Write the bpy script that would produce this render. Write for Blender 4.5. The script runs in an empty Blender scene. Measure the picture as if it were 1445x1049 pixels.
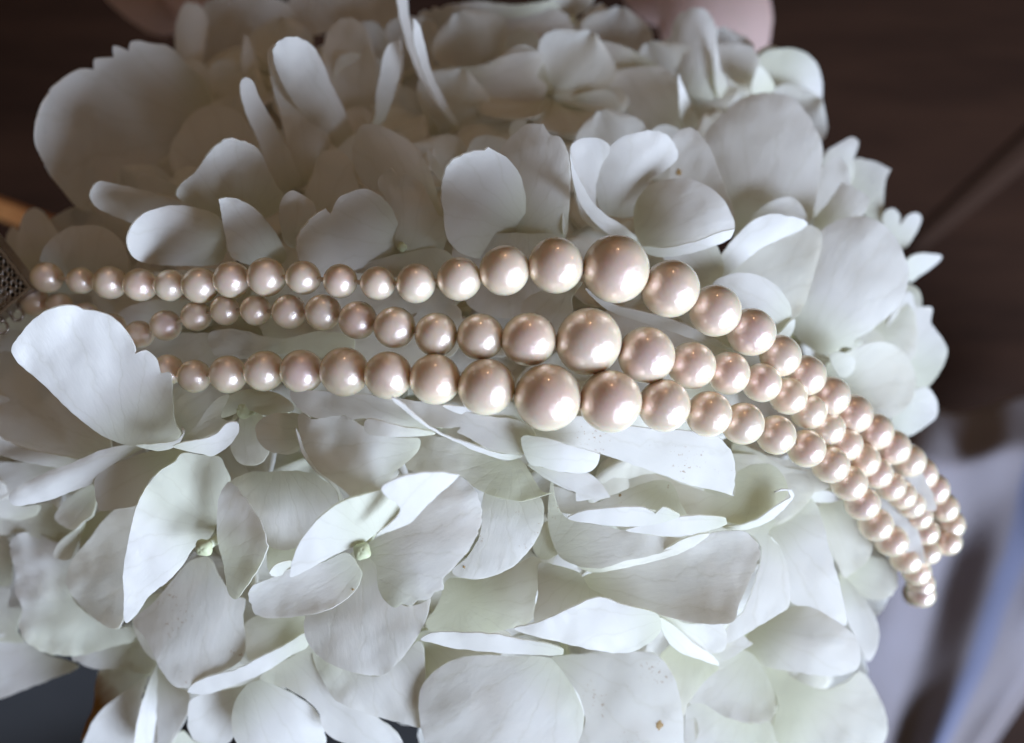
import bpy, bmesh, math, random
from mathutils import Vector, Matrix, noise
from mathutils.geometry import delaunay_2d_cdt

S = bpy.context.scene
COL = S.collection
random.seed(7)

# ------------------------------------------------------------------ camera
# close-up phone camera about 11 cm above the pearls; world units are metres
D0 = 0.108                       # camera to focus plane (z = 0)
IW, IH = 1445.0, 1049.0
FPX = 1202.0                     # focal length in photo pixels
cam = bpy.data.cameras.new('camera')
cam_o = bpy.data.objects.new('camera', cam); COL.objects.link(cam_o)
cam_o.location = (0, 0, D0)
cam.sensor_fit = 'HORIZONTAL'; cam.sensor_width = 36.0
cam.lens = 36.0 * FPX / IW
cam.clip_start = 0.005; cam.clip_end = 20
cam.dof.use_dof = True
cam.dof.focus_distance = D0 - 0.004
cam.dof.aperture_fstop = cam.lens / 1000.0 / 0.0026
S.camera = cam_o

# ------------------------------------------------------------------ light
w = bpy.data.worlds.new('World'); S.world = w; w.use_nodes = True
bg = w.node_tree.nodes['Background']
bg.inputs[0].default_value = (1.0, 0.77, 0.58, 1); bg.inputs[1].default_value = 0.115

def area(name, direction, dist, sx, sy, watts, col):
    l = bpy.data.lights.new(name, 'AREA'); l.shape = 'RECTANGLE'; l.size = sx; l.size_y = sy
    l.energy = watts; l.color = col
    o = bpy.data.objects.new(name, l); COL.objects.link(o)
    d = Vector(direction).normalized(); o.location = d * dist
    o.rotation_euler = d.to_track_quat('Z', 'Y').to_euler()
    return o
def bulb(name, direction, dist, rad, watts, col):
    l = bpy.data.lights.new(name, 'POINT'); l.shadow_soft_size = rad; l.energy = watts; l.color = col
    o = bpy.data.objects.new(name, l); COL.objects.link(o)
    o.location = Vector(direction).normalized() * dist
    return o
area('window_light', (0.70, -0.56, 0.41), 0.9, 0.64, 0.36, 20.0, (0.65, 0.775, 1.0))
bulb('ceiling_lamp', (0.06, 0.90, 0.42), 1.6, 0.025, 5.0, (1.0, 0.62, 0.36))
bulb('wall_lamp', (0.86, 0.42, 0.30), 1.8, 0.03, 2.2, (1.0, 0.46, 0.20))

S.view_settings.view_transform = 'Standard'; S.view_settings.look = 'None'
S.view_settings.exposure = 0.0; S.view_settings.gamma = 1.0
S.render.engine = 'CYCLES'
cy = S.cycles
cy.max_bounces = 12; cy.diffuse_bounces = 11; cy.glossy_bounces = 4; cy.transmission_bounces = 10
cy.use_adaptive_sampling = True; cy.adaptive_threshold = 0.035
cy.use_denoising = True
cy.caustics_reflective = False; cy.caustics_refractive = False
cy.sample_clamp_indirect = 6

# ------------------------------------------------------------------ helpers
MM = 0.001
PXMM = D0 / FPX * 1000          # mm per photo pixel at the focus plane
def ray(px, py, hmm):
    """photo pixel + height above focus plane (mm) -> world point"""
    d = D0 - hmm * MM
    return Vector(((px - IW / 2) * d / FPX, -(py - IH / 2) * d / FPX, D0 - d))

def dome(px, py):
    """height of the flower head's outer surface, mm"""
    dx, dy = px - 700, py - 560
    q = (dx / 620) ** 2 * 1.0 if dx > 0 else (dx / 700) ** 2 * 0.65
    q += (dy / 560) ** 2 * 1.45 if dy < 0 else (dy / 490) ** 2 * 0.35
    ridge = 4.0 * math.exp(-((py - 600) / 170) ** 2) * math.exp(-((px - 680) / 430) ** 4)
    return 2.0 - 32 * q + ridge

def new_obj(name, me, parent=None, mats=()):
    o = bpy.data.objects.new(name, me); COL.objects.link(o)
    if parent: 
        o.parent = parent
        o.matrix_parent_inverse = Matrix.Translation(-parent_world(parent))
    if me is not None:
        for m in mats: me.materials.append(m)
    return o
def parent_world(p):
    v = Vector((0, 0, 0))
    while p: v = v + p.location if p.type == 'EMPTY' else v; p = p.parent
    return v
def empty(name, loc, parent=None):
    o = bpy.data.objects.new(name, None); COL.objects.link(o); o.empty_display_size = 0.005
    if parent:
        o.parent = parent
        o.location = Vector(loc) - parent_world(parent)
    else: o.location = loc
    return o
def tag(o, label=None, cat=None, group=None, kind=None):
    if label: o['label'] = label
    if cat: o['category'] = cat
    if group: o['group'] = group
    if kind: o['kind'] = kind
    return o
def smooth(me):
    me.polygons.foreach_set('use_smooth', [True] * len(me.polygons)); me.update()

# ------------------------------------------------------------------ materials
def mat(name):
    m = bpy.data.materials.new(name); m.use_nodes = True
    nt = m.node_tree; nt.nodes.clear()
    out = nt.nodes.new('ShaderNodeOutputMaterial')
    return m, nt, out
def N(nt, typ, **kw):
    n = nt.nodes.new(typ)
    for k, v in kw.items():
        if hasattr(n, k): setattr(n, k, v)
        else: n.inputs[k.replace('_', ' ')].default_value = v
    return n
def ramp(nt, stops):
    r = nt.nodes.new('ShaderNodeValToRGB')
    e = r.color_ramp.elements
    while len(e) < len(stops): e.new(0.5)
    for i, (p, c) in enumerate(stops):
        e[i].position = p; e[i].color = c if len(c) == 4 else (*c, 1)
    return r
def mixc(nt, fac, a, b, blend='MIX'):
    m = nt.nodes.new('ShaderNodeMix'); m.data_type = 'RGBA'; m.blend_type = blend
    for sock, v in ((0, fac), (6, a), (7, b)):
        if isinstance(v, (int, float)): m.inputs[sock].default_value = v
        elif isinstance(v, tuple): m.inputs[sock].default_value = (*v, 1) if len(v) == 3 else v
        else: nt.links.new(v, m.inputs[sock])
    return m.outputs[2]
def math_(nt, op, a, b=None):
    m = nt.nodes.new('ShaderNodeMath'); m.operation = op
    for i, v in enumerate((a, b)):
        if v is None: continue
        if isinstance(v, (int, float)): m.inputs[i].default_value = v
        else: nt.links.new(v, m.inputs[i])
    return m.outputs[0]

def petal_mat(name, base, trans, green, tf=0.50, spots=0.0, brown_edge=False):
    m, nt, out = mat(name); L = nt.links.new
    uv = N(nt, 'ShaderNodeUVMap', uv_map='UVMap')           # x = mm along petal, y = mm across
    sep = N(nt, 'ShaderNodeSeparateXYZ'); L(uv.outputs[0], sep.inputs[0])
    oi = N(nt, 'ShaderNodeObjectInfo')
    sh = N(nt, 'ShaderNodeVectorMath', operation='ADD'); L(uv.outputs[0], sh.inputs[0])
    cmb = N(nt, 'ShaderNodeCombineXYZ'); L(math_(nt, 'MULTIPLY', oi.outputs['Random'], 300.0), cmb.inputs[2]); L(cmb.outputs[0], sh.inputs[1])
    nA = N(nt, 'ShaderNodeTexNoise', Scale=0.20, Detail=3.0, Roughness=0.6); L(sh.outputs[0], nA.inputs['Vector'])
    st = N(nt, 'ShaderNodeVectorMath', operation='MULTIPLY'); L(sh.outputs[0], st.inputs[0]); st.inputs[1].default_value = (0.38, 1.25, 1.0)
    nB = N(nt, 'ShaderNodeTexNoise', Scale=0.95, Detail=3.0, Roughness=0.62); L(st.outputs[0], nB.inputs['Vector'])
    A, B = nA.outputs[0], nB.outputs[0]
    # fan of veins from the petal's base: angle about the base point
    ang = math_(nt, 'ARCTAN2', sep.outputs[1], math_(nt, 'ADD', sep.outputs[0], 2.5))
    ang = math_(nt, 'ADD', ang, math_(nt, 'MULTIPLY', A, 0.34))
    ang = math_(nt, 'ADD', ang, math_(nt, 'MULTIPLY', B, 0.035))
    fr = math_(nt, 'PINGPONG', ang, 0.15)
    vein = ramp(nt, [(0.0, (1, 1, 1)), (0.012, (0.4, 0.4, 0.4)), (0.03, (0, 0, 0))]); L(fr, vein.inputs[0])
    c1 = mixc(nt, math_(nt, 'MULTIPLY', A, 0.35), base, tuple(x * y for x, y in zip(base, (0.92, 0.91, 0.86))))
    gr = ramp(nt, [(0.0, (1, 1, 1)), (1.0, (0, 0, 0))])
    L(math_(nt, 'DIVIDE', sep.outputs[0], 5.0), gr.inputs[0])
    c2 = mixc(nt, math_(nt, 'MULTIPLY', gr.outputs[0], green), c1, (0.70, 0.73, 0.48))
    col = mixc(nt, math_(nt, 'MULTIPLY', vein.outputs[0], 0.17), c2, (0.66, 0.63, 0.52))
    if spots:
        sp = N(nt, 'ShaderNodeTexNoise', Scale=2.6, Detail=2.0); L(sh.outputs[0], sp.inputs['Vector'])
        r1 = ramp(nt, [(0.62, (0, 0, 0)), (0.68, (1, 1, 1))]); L(sp.outputs[0], r1.inputs[0])
        r2 = ramp(nt, [(0.56, (0, 0, 0)), (0.66, (1, 1, 1))]); L(A, r2.inputs[0])
        f = math_(nt, 'MULTIPLY', math_(nt, 'MULTIPLY', r1.outputs[0], r2.outputs[0]), spots)
        col = mixc(nt, f, col, (0.42, 0.25, 0.10))
    if brown_edge:
        e = math_(nt, 'ADD', sep.outputs[0], math_(nt, 'MULTIPLY', B, 2.0))
        r = ramp(nt, [(0.68, (0, 0, 0)), (0.86, (0.6, 0.6, 0.6)), (1.0, (1, 1, 1))]); L(math_(nt, 'DIVIDE', e, 9.5), r.inputs[0])
        col = mixc(nt, r.outputs[0], col, (0.40, 0.20, 0.06))
    h = math_(nt, 'ADD', math_(nt, 'MULTIPLY', B, 1.25), math_(nt, 'MULTIPLY', A, 0.8))
    h = math_(nt, 'ADD', h, math_(nt, 'MULTIPLY', vein.outputs[0], -0.22))
    bp = N(nt, 'ShaderNodeBump', Strength=0.24, Distance=0.00017); L(h, bp.inputs['Height'])
    p = N(nt, 'ShaderNodeBsdfPrincipled', Roughness=0.52)
    p.inputs['Specular IOR Level'].default_value = 0.058
    L(col, p.inputs['Base Color']); L(bp.outputs[0], p.inputs['Normal'])
    tr = N(nt, 'ShaderNodeBsdfTranslucent'); L(bp.outputs[0], tr.inputs['Normal'])
    L(mixc(nt, 1.0, col, trans, 'MULTIPLY'), tr.inputs['Color'])
    mx = N(nt, 'ShaderNodeMixShader'); mx.inputs[0].default_value = tf
    L(p.outputs[0], mx.inputs[1]); L(tr.outputs[0], mx.inputs[2]); L(mx.outputs[0], out.inputs[0])
    return m
MATS = {
    'W': petal_mat('petal_white', (0.93, 0.92, 0.905), (1.0, 0.985, 0.925), 0.34),
    'C': petal_mat('petal_cream_green', (0.925, 0.915, 0.87), (1.0, 0.985, 0.91), 0.36),
    'R': petal_mat('petal_white_spotted', (0.925, 0.915, 0.895), (1.0, 0.985, 0.925), 0.3, spots=0.6),
    'E': petal_mat('petal_brown_edged', (0.84, 0.82, 0.74), (0.96, 0.96, 0.86), 0.4, brown_edge=True),
    'K': petal_mat('rose_petal_blush', (0.78, 0.62, 0.58), (0.97, 0.88, 0.84), 0.0),
}
def simple(name, col, rough=0.5, metal=0.0, noise_scale=None, col2=None, bump=0.0, bscale=None, spec=0.5):
    m, nt, out = mat(name); L = nt.links.new
    p = N(nt, 'ShaderNodeBsdfPrincipled', Roughness=rough, Metallic=metal)
    p.inputs['Specular IOR Level'].default_value = spec
    tc = N(nt, 'ShaderNodeTexCoord')
    if noise_scale:
        nz = N(nt, 'ShaderNodeTexNoise', Scale=noise_scale, Detail=5.0); L(tc.outputs['Object'], nz.inputs['Vector'])
        L(mixc(nt, nz.outputs[0], col, col2 or tuple(c * 0.6 for c in col)), p.inputs['Base Color'])
    else: p.inputs['Base Color'].default_value = (*col, 1)
    if bump:
        nb = N(nt, 'ShaderNodeTexNoise', Scale=bscale, Detail=4.0); L(tc.outputs['Object'], nb.inputs['Vector'])
        b = N(nt, 'ShaderNodeBump', Strength=bump, Distance=0.0002); L(nb.outputs[0], b.inputs['Height']); L(b.outputs[0], p.inputs['Normal'])
    L(p.outputs[0], out.inputs[0])
    return m
M_BUD = simple('bud_green', (0.50, 0.54, 0.30), 0.6, 0, 900, (0.62, 0.64, 0.44))
M_STALK = simple('stalk_green', (0.66, 0.70, 0.46), 0.55, 0, 300, (0.72, 0.74, 0.56))
M_CLASP = simple('clasp_silver', (0.66, 0.60, 0.55), 0.26, 1.0, 900, (0.30, 0.25, 0.22), 0.5, 1400)
M_CLASPD = simple('clasp_tarnish', (0.035, 0.03, 0.028), 0.6, 0.6, 900, (0.07, 0.06, 0.05))
M_SILK = simple('silk_thread', (0.75, 0.62, 0.48), 0.7)

def pearl_mat():
    m, nt, out = mat('pearl_nacre'); L = nt.links.new
    oi = N(nt, 'ShaderNodeObjectInfo'); tc = N(nt, 'ShaderNodeTexCoord')
    nz = N(nt, 'ShaderNodeTexNoise', Scale=1.6, Detail=3.0)
    off = N(nt, 'ShaderNodeVectorMath', operation='ADD'); L(tc.outputs['Object'], off.inputs[0])
    L(oi.outputs['Random'], off.inputs[1]); L(off.outputs[0], nz.inputs['Vector'])
    tint = ramp(nt, [(0.0, (0.98, 0.70, 0.50)), (0.3, (1.0, 0.80, 0.64)), (0.6, (0.95, 0.67, 0.55)), (0.85, (0.98, 0.76, 0.59)), (1.0, (0.90, 0.66, 0.60))])
    L(oi.outputs['Random'], tint.inputs[0])
    col = mixc(nt, math_(nt, 'MULTIPLY', nz.outputs[0], 0.45), tint.outputs[0], (0.93, 0.71, 0.64))
    lw = N(nt, 'ShaderNodeLayerWeight', Blend=0.42)
    lr = ramp(nt, [(0.05, (0, 0, 0)), (0.32, (0.5, 0.5, 0.5)), (0.64, (1, 1, 1))]); L(lw.outputs['Facing'], lr.inputs[0])
    body = mixc(nt, lr.outputs[0], col, (1.0, 0.85, 0.60))
    nac = mixc(nt, lr.outputs[0], mixc(nt, 0.5, col, (0.92, 0.86, 0.90)), (1.0, 0.89, 0.71))
    nb = N(nt, 'ShaderNodeTexNoise', Scale=4.0, Detail=4.0, Roughness=0.6); L(off.outputs[0], nb.inputs['Vector'])
    bp = N(nt, 'ShaderNodeBump', Strength=0.10, Distance=0.10); L(nb.outputs[0], bp.inputs['Height'])
    dd = N(nt, 'ShaderNodeBsdfDiffuse'); L(body, dd.inputs[0])
    ss = N(nt, 'ShaderNodeSubsurfaceScattering', Scale=0.0018); L(body, ss.inputs['Color'])
    ss.inputs['Radius'].default_value = (1.0, 0.62, 0.36)
    df = N(nt, 'ShaderNodeMixShader'); df.inputs[0].default_value = 0.4; L(dd.outputs[0], df.inputs[1]); L(ss.outputs[0], df.inputs[2])
    g1 = N(nt, 'ShaderNodeBsdfGlossy', distribution='BECKMANN', Roughness=0.38); L(nac, g1.inputs['Color']); L(bp.outputs[0], g1.inputs['Normal'])
    m1 = N(nt, 'ShaderNodeMixShader'); m1.inputs[0].default_value = 0.33; L(df.outputs[0], m1.inputs[1]); L(g1.outputs[0], m1.inputs[2])
    fz = N(nt, 'ShaderNodeFresnel', IOR=1.6)
    g2 = N(nt, 'ShaderNodeBsdfGlossy', distribution='BECKMANN', Roughness=0.12); g2.inputs['Color'].default_value = (1, 0.98, 0.96, 1)
    m2 = N(nt, 'ShaderNodeMixShader'); L(fz.outputs[0], m2.inputs[0]); L(m1.outputs[0], m2.inputs[1]); L(g2.outputs[0], m2.inputs[2])
    L(m2.outputs[0], out.inputs[0])
    return m
M_PEARL = pearl_mat()

# ------------------------------------------------------------------ the setting
def wood_mat():
    m, nt, out = mat('dark_table_wood'); L = nt.links.new
    tc = N(nt, 'ShaderNodeTexCoord'); mp = N(nt, 'ShaderNodeMapping')
    mp.inputs['Scale'].default_value = (4, 30, 4); mp.inputs['Rotation'].default_value = (0, 0, 0.7)
    L(tc.outputs['Object'], mp.inputs[0])
    nz = N(nt, 'ShaderNodeTexNoise', Scale=2.2, Detail=6.0, Roughness=0.65); L(mp.outputs[0], nz.inputs['Vector'])
    r = ramp(nt, [(0.3, (0.021, 0.0105, 0.0070)), (0.7, (0.041, 0.0200, 0.0125))]); L(nz.outputs[0], r.inputs[0])
    p = N(nt, 'ShaderNodeBsdfPrincipled', Roughness=0.7); L(r.outputs[0], p.inputs['Base Color'])
    p.inputs['Specular IOR Level'].default_value = 0.05
    L(p.outputs[0], out.inputs[0]); return m
TABLE_Z = -0.20
def sheet(name, fn, nx, ny, material, parent=None, thick=None):
    vs = [fn(i / nx, j / ny) for j in range(ny + 1) for i in range(nx + 1)]
    fs = [(j * (nx + 1) + i, j * (nx + 1) + i + 1, (j + 1) * (nx + 1) + i + 1, (j + 1) * (nx + 1) + i) for j in range(ny) for i in range(nx)]
    me = bpy.data.meshes.new(name); me.from_pydata([tuple(v) for v in vs], [], fs); smooth(me)
    ul = me.uv_layers.new(name='UVMap')
    for lp in me.loops: ul.data[lp.index].uv = ((lp.vertex_index % (nx + 1)) / nx, (lp.vertex_index // (nx + 1)) / ny)
    o = new_obj(name, me, parent, [material])
    if thick:
        s = o.modifiers.new('thickness', 'SOLIDIFY'); s.thickness = thick; s.offset = 0
    return o
M_WOOD = wood_mat()
tag(sheet('table_top', lambda u, v: Vector(((u - 0.5) * 3, (v - 0.5) * 3, TABLE_Z)), 4, 4, M_WOOD), kind='structure')

# ------------------------------------------------------------------ petals
CROPS = {'A': (0, 0, 2.89), 'B': (480, 0, 2.89), 'C': (945, 0, 2.89), 'D': (0, 340, 2.89), 'E': (480, 340, 2.89), 'F': (945, 340, 2.89),
         'G': (0, 686, 2.89), 'H': (480, 686, 2.89), 'I': (945, 686, 2.89), 'J': (780, 560, 2.89), 'K': (350, 500, 2.89),
         'L': (0, 540, 3.6125), '': (0, 0, 1.0)}
def parse(s):
    out = []
    for t in s.split():
        a, b = t.split(','); out.append((float(a), float(b)))
    return out

def smooth_outline(pts, step=4.5):
    """closed Catmull-Rom through the points; a repeated point is a corner"""
    n = len(pts); res = []
    for i in range(n):
        p1, p2 = pts[i], pts[(i + 1) % n]
        if math.dist(p1, p2) < 1e-6: continue
        p0, p3 = pts[i - 1], pts[(i + 2) % n]
        L = math.dist(p1, p2); k = max(1, int(L / step))
        def tang(a, b, c):
            # chord-limited tangent
            d1, d2 = math.dist(a, b), math.dist(b, c)
            if d1 < 1e-6 or d2 < 1e-6: return (0, 0)
            t = ((c[0] - a[0]) / (d1 + d2), (c[1] - a[1]) / (d1 + d2))
            return (t[0] * L, t[1] * L)
        m1, m2 = tang(p0, p1, p2), tang(p1, p2, p3)
        for j in range(k):
            t = j / k; t2, t3 = t * t, t * t * t
            h00, h10, h01, h11 = 2 * t3 - 3 * t2 + 1, t3 - 2 * t2 + t, -2 * t3 + 3 * t2, t3 - t2
            res.append(tuple(h00 * p1[q] + h10 * m1[q] + h01 * p2[q] + h11 * m2[q] for q in (0, 1)))
    return res
def inside(p, poly):
    x, y = p; r = False; j = len(poly) - 1
    for i in range(len(poly)):
        xi, yi = poly[i]; xj, yj = poly[j]
        if (yi > y) != (yj > y) and x < (xj - xi) * (y - yi) / (yj - yi) + xi: r = not r
        j = i
    return r

PETALS = 0
def petal(parent, crop, pts, base, c, a, b, cup=0.0, bend=0.0, m='W', thick=0.20, name='petal', ruffle=0.20, rough_edge=0.7, tipc=0.0, teeth=None):
    """A petal whose outline is given in photo pixels and which stands at a real depth.
    c: height (mm) of its middle over the head's dome; a, b: slope of the sheet to the right / down;
    cup: how far the long edges rise; bend: bulge of the middle; tipc: curl of the far tip"""
    global PETALS; PETALS += 1
    rnd = random.Random(PETALS * 13 + 5)
    x0, y0, s = CROPS[crop]
    pts = [(x0 + x / s, y0 + y / s) for x, y in (parse(pts) if isinstance(pts, str) else pts)]
    base = parse(base)[0] if isinstance(base, str) else base
    bx, by = x0 + base[0] / s, y0 + base[1] / s
    ol = smooth_outline(pts)
    # slight irregularity of the rim
    sd = rnd.random() * 100
    cx = sum(p[0] for p in ol) / len(ol); cyy = sum(p[1] for p in ol) / len(ol)
    ol = [(p[0] + rough_edge * noise.noise((p[0] * 0.09, p[1] * 0.09, sd)) * 1.6, p[1] + rough_edge * noise.noise((p[0] * 0.09, p[1] * 0.09, sd + 9)) * 1.6) for p in ol]
    cup *= 1.6; bend *= 1.4
    if m != 'K':
        if a + b < -0.25: a, b = max(-.9, a * 1.45), max(-.9, b * 1.45)
        else: a, b = a + .06, b + .06
    tip = max(ol, key=lambda p: math.dist(p, (bx, by)))
    if teeth is None: teeth = 1 if rnd.random() < 0.45 else 0
    span = math.dist(tip, (bx, by))
    if teeth and span > 70:
        res = []; acc = 0.0; per = rnd.uniform(11, 17); big = rnd.uniform(1.5, 3.6); prev = ol[-1]
        lo = rnd.uniform(0.78, 0.90) * span
        for p in ol:
            acc += math.dist(p, prev); prev = p
            d = math.dist(p, (bx, by))
            k = min(1.0, max(0.0, (d - lo) / (0.10 * span)))
            if acc > per: acc = 0.0; per = rnd.uniform(9, 18); big = rnd.uniform(1.0, 3.8)
            off = -big * k * (acc / per)
            res.append((p[0] + (p[0] - bx) / d * off, p[1] + (p[1] - by) / d * off) if d > 1 else p)
        ol = res
    axl = math.dist(tip, (bx, by)) or 1
    ax = ((tip[0] - bx) / axl, (tip[1] - by) / axl)
    umin = min((p[0] - bx) * ax[0] + (p[1] - by) * ax[1] for p in ol)
    hw = max(abs(-(p[0] - bx) * ax[1] + (p[1] - by) * ax[0]) for p in ol) or 1
    xs = [p[0] for p in ol]; ys = [p[1] for p in ol]
    area_ = abs(sum(ol[i - 1][0] * ol[i][1] - ol[i][0] * ol[i - 1][1] for i in range(len(ol)))) / 2
    sp = max(5.0, min(9.0, math.sqrt(area_) / 16))
    inner = []; y = min(ys); row = 0
    while y < max(ys):
        x = min(xs) + (sp / 2 if row % 2 else 0)
        while x < max(xs):
            q = (x + rnd.uniform(-1, 1), y + rnd.uniform(-1, 1))
            if inside(q, ol) and min((q[0] - p[0]) ** 2 + (q[1] - p[1]) ** 2 for p in ol) > (sp * 0.55) ** 2: inner.append(q)
            x += sp
        y += sp * 0.87; row += 1
    vin = [Vector(p) for p in ol + inner]; no = len(ol)
    vo, _, fo, _, _, _ = delaunay_2d_cdt(vin, [], [list(range(no))], 1, 1e-5)
    h0 = dome(cx, cyy) + c
    vs, uvs = [], []
    for p in vo:
        dx, dy = (p.x - cx) * PXMM, (p.y - cyy) * PXMM
        uu = ((p.x - bx) * ax[0] + (p.y - by) * ax[1]); vv = (-(p.x - bx) * ax[1] + (p.y - by) * ax[0])
        u = (uu - min(umin, 0)) / (axl - min(umin, 0)); v = vv / hw
        h = h0 + a * dx + b * dy + cup * (v * v - 0.3) + bend * (1 - 4 * (u - 0.5) ** 2 - 0.5)
        h += tipc * max(0, u - 0.6) ** 2 / 0.16
        e = max(abs(v), u) ** 2
        h += ruffle * (0.35 + e) * 2.0 * noise.noise((p.x * 0.020 + sd, p.y * 0.020, sd * 0.7))
        h += ruffle * e * 0.9 * noise.noise((p.x * 0.055 + sd, p.y * 0.055, sd * 0.3))
        vs.append(ray(p.x, p.y, h)); uvs.append((uu * PXMM, vv * PXMM))
    # front sheet towards the camera, back sheet behind it, flat rim between them
    fs = []
    for f in fo:
        p, q, r = (vs[k] for k in f[:3])
        fs.append(tuple(f) if (q - p).cross(r - p).z > 0 else tuple(reversed(f)))
    nrm = [Vector((0, 0, 0)) for _ in vs]
    for f in fs:
        fn = (vs[f[1]] - vs[f[0]]).cross(vs[f[2]] - vs[f[0]])
        for k in f: nrm[k] = nrm[k] + fn
    n = len(vs)
    cnt = {}
    for f in fs:
        for k in range(len(f)):
            e = (f[k], f[(k + 1) % len(f)]); cnt[e] = cnt.get(e, 0) + 1
    rim = [e for e in cnt if (e[1], e[0]) not in cnt]
    onrim = {k for e in rim for k in e}
    back = [v - nv.normalized() * thick * MM * (1.1 if k in onrim else 1.0) if nv.length > 0 else v for k, (v, nv) in enumerate(zip(vs, nrm))]
    faces = fs + [tuple(k + n for k in reversed(f)) for f in fs] + [(e[1], e[0], e[0] + n, e[1] + n) for e in rim]
    me = bpy.data.meshes.new(name)
    me.from_pydata([tuple(v) for v in vs] + [tuple(v) for v in back], [], faces)
    uvl = me.uv_layers.new(name='UVMap'); uvs = uvs + uvs
    vi = [0] * len(me.loops); me.loops.foreach_get('vertex_index', vi)
    uvl.data.foreach_set('uv', [x for k in vi for x in uvs[k]])
    smooth(me)
    rimset = {frozenset(e) for e in rim} | {frozenset((e[0] + n, e[1] + n)) for e in rim}
    for e in me.edges:
        if frozenset(e.vertices) in rimset: e.use_edge_sharp = True
    return new_obj(name, me, parent, [MATS[m]])

head_c = ray(640, 560, -46)
head = tag(empty('hydrangea_head', head_c),
           'large white mophead hydrangea bloom filling the picture under the pearls', 'flower')

def tube(name, pts, r0, r1, material, parent, seg=8):
    bm = bmesh.new(); rings = []
    n = len(pts)
    for i, p in enumerate(pts):
        t = (pts[min(i + 1, n - 1)] - pts[max(i - 1, 0)]).normalized()
        q = t.to_track_quat('Z', 'Y'); r = r0 + (r1 - r0) * i / (n - 1)
        rings.append([bm.verts.new(p + q @ Vector((r * math.cos(k * 2 * math.pi / seg), r * math.sin(k * 2 * math.pi / seg), 0))) for k in range(seg)])
    for i in range(n - 1):
        for k in range(seg):
            bm.faces.new((rings[i][k], rings[i][(k + 1) % seg], rings[i + 1][(k + 1) % seg], rings[i + 1][k]))
    bm.faces.new(list(reversed(rings[0]))); bm.faces.new(rings[-1])
    me = bpy.data.meshes.new(name); bm.to_mesh(me); bm.free(); smooth(me)
    return new_obj(name, me, parent, [material])

def bud_mesh():
    bm = bmesh.new(); bmesh.ops.create_uvsphere(bm, u_segments=20, v_segments=12, radius=1.0)
    for v in bm.verts:
        th = math.atan2(v.co.y, v.co.x); r = math.hypot(v.co.x, v.co.y)
        k = 1 + 0.10 * math.cos(4 * th) * r
        v.co.x *= k; v.co.y *= k
        v.co.z *= 0.85; 
        if v.co.z > 0: v.co.z -= 0.12 * abs(math.cos(2 * th)) ** 6 * (1 - r)
    me = bpy.data.meshes.new('bud'); bm.to_mesh(me); bm.free(); smooth(me); me.materials.append(M_BUD)
    return me
BUD = bud_mesh()

def floret(cx, cy_, hc, bud=None, stalk=True):
    """floret centre in photo pixels, hc = height of the centre over the dome (mm)"""
    p = ray(cx, cy_, dome(cx, cy_) + hc)
    e = empty('floret', p, head)
    if bud:
        o = bpy.data.objects.new('bud', BUD); COL.objects.link(o); o.parent = e
        o.scale = (bud * MM,) * 3
        o.rotation_euler = (random.uniform(-.3, .3), random.uniform(-.3, .3), random.uniform(0, 3))
    if stalk:
        core = head_c + Vector((random.uniform(-8, 8), random.uniform(-8, 8), 0)) * MM
        st = p + Vector((0, 0, -0.0014)); mid = st.lerp(core, 0.45) + Vector((0, 0, -0.004))
        pts = [st * (1 - t) ** 2 + mid * 2 * t * (1 - t) + core * t * t for t in (0, .25, .5, .75, 1)]
        tube('stalk', pts, 0.0006, 0.0009, M_STALK, e)
    return e

# ------------------------------------------------------------------ the florets in view
P = petal
# --- upper left
f = floret(290, 190, -9)
P(f, 'A', '140,560 145,490 180,400 260,320 330,282 385,285 385,285 385,245 440,235 465,235 465,235 460,190 490,193 525,210 525,210 530,175 570,168 620,180 690,190 760,260 840,340 870,520 800,700 600,840 450,860 335,857 270,790 200,700 150,610', '850,540', 3.0, -.26, -.22, 1.6, .8, tipc=10)
P(f, 'A', '760,5 800,10 835,45 850,100 835,200 810,310 750,320 725,260 712,180 714,110 735,40', '830,480', .5, -.25, -.1, -.6, .4)
P(f, 'A', '825,60 840,10 900,-10 1040,-16 1160,5 1200,60 1220,130 1200,220 1100,360 980,430 860,420 820,250', '900,500', -12, -.05, -.22, .6, .5)
P(f, 'A', '690,620 740,520 800,450 870,430 960,450 1020,520 1055,620 1010,760 850,780 730,740', '950,760', -6.5, .10, -.02, .3, .3)
# --- left cluster above the first strand
f = floret(318, 300, -4)
P(f, 'A', '720,800 730,760 800,700 850,630 900,580 950,568 1000,580 1050,610 1080,660 1130,760 1170,830 1050,900 900,890 780,840', '980,850', 7.5, -.34, -.34, .9, .4, tipc=4)
P(f, 'A', '370,800 380,760 410,740 470,750 560,770 650,795 740,820 860,850 800,900 650,930 540,910 440,870 385,840', '880,860', 6.2, -.34, -.36, -.8, .5, tipc=3)
P(f, 'A', '560,740 575,712 620,720 680,742 740,765 740,795 640,787 570,768', '800,800', 3.4, -.30, -.30)
P(f, 'A', '520,980 540,920 590,870 660,845 740,838 810,850 890,885 930,980 900,1070 760,1085 600,1075 540,1045', '900,980', 8.0, -.34, -.34, -.8, .9, tipc=4)
f = floret(385, 352, -3)
P(f, 'A', '893,815 893,815 940,806 1000,828 1060,870 1110,930 1145,985 1170,1055 1120,1085 1010,1080 940,1040 920,960 905,890', '1110,1060', 7.0, -.32, -.34, .4, .3, ruffle=.5)
P(f, 'A', '1138,880 1150,810 1190,778 1240,798 1290,850 1275,900 1215,1010 1190,1012 1160,990', '1190,1030', 7.4, -.10, -.30, -1.2, .4)
P(f, '', '55,385 62,350 88,325 118,318 148,323 172,343 182,380 170,410 110,415 70,408', '120,410', -.5, .02, -.18, .5, .4)
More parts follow.
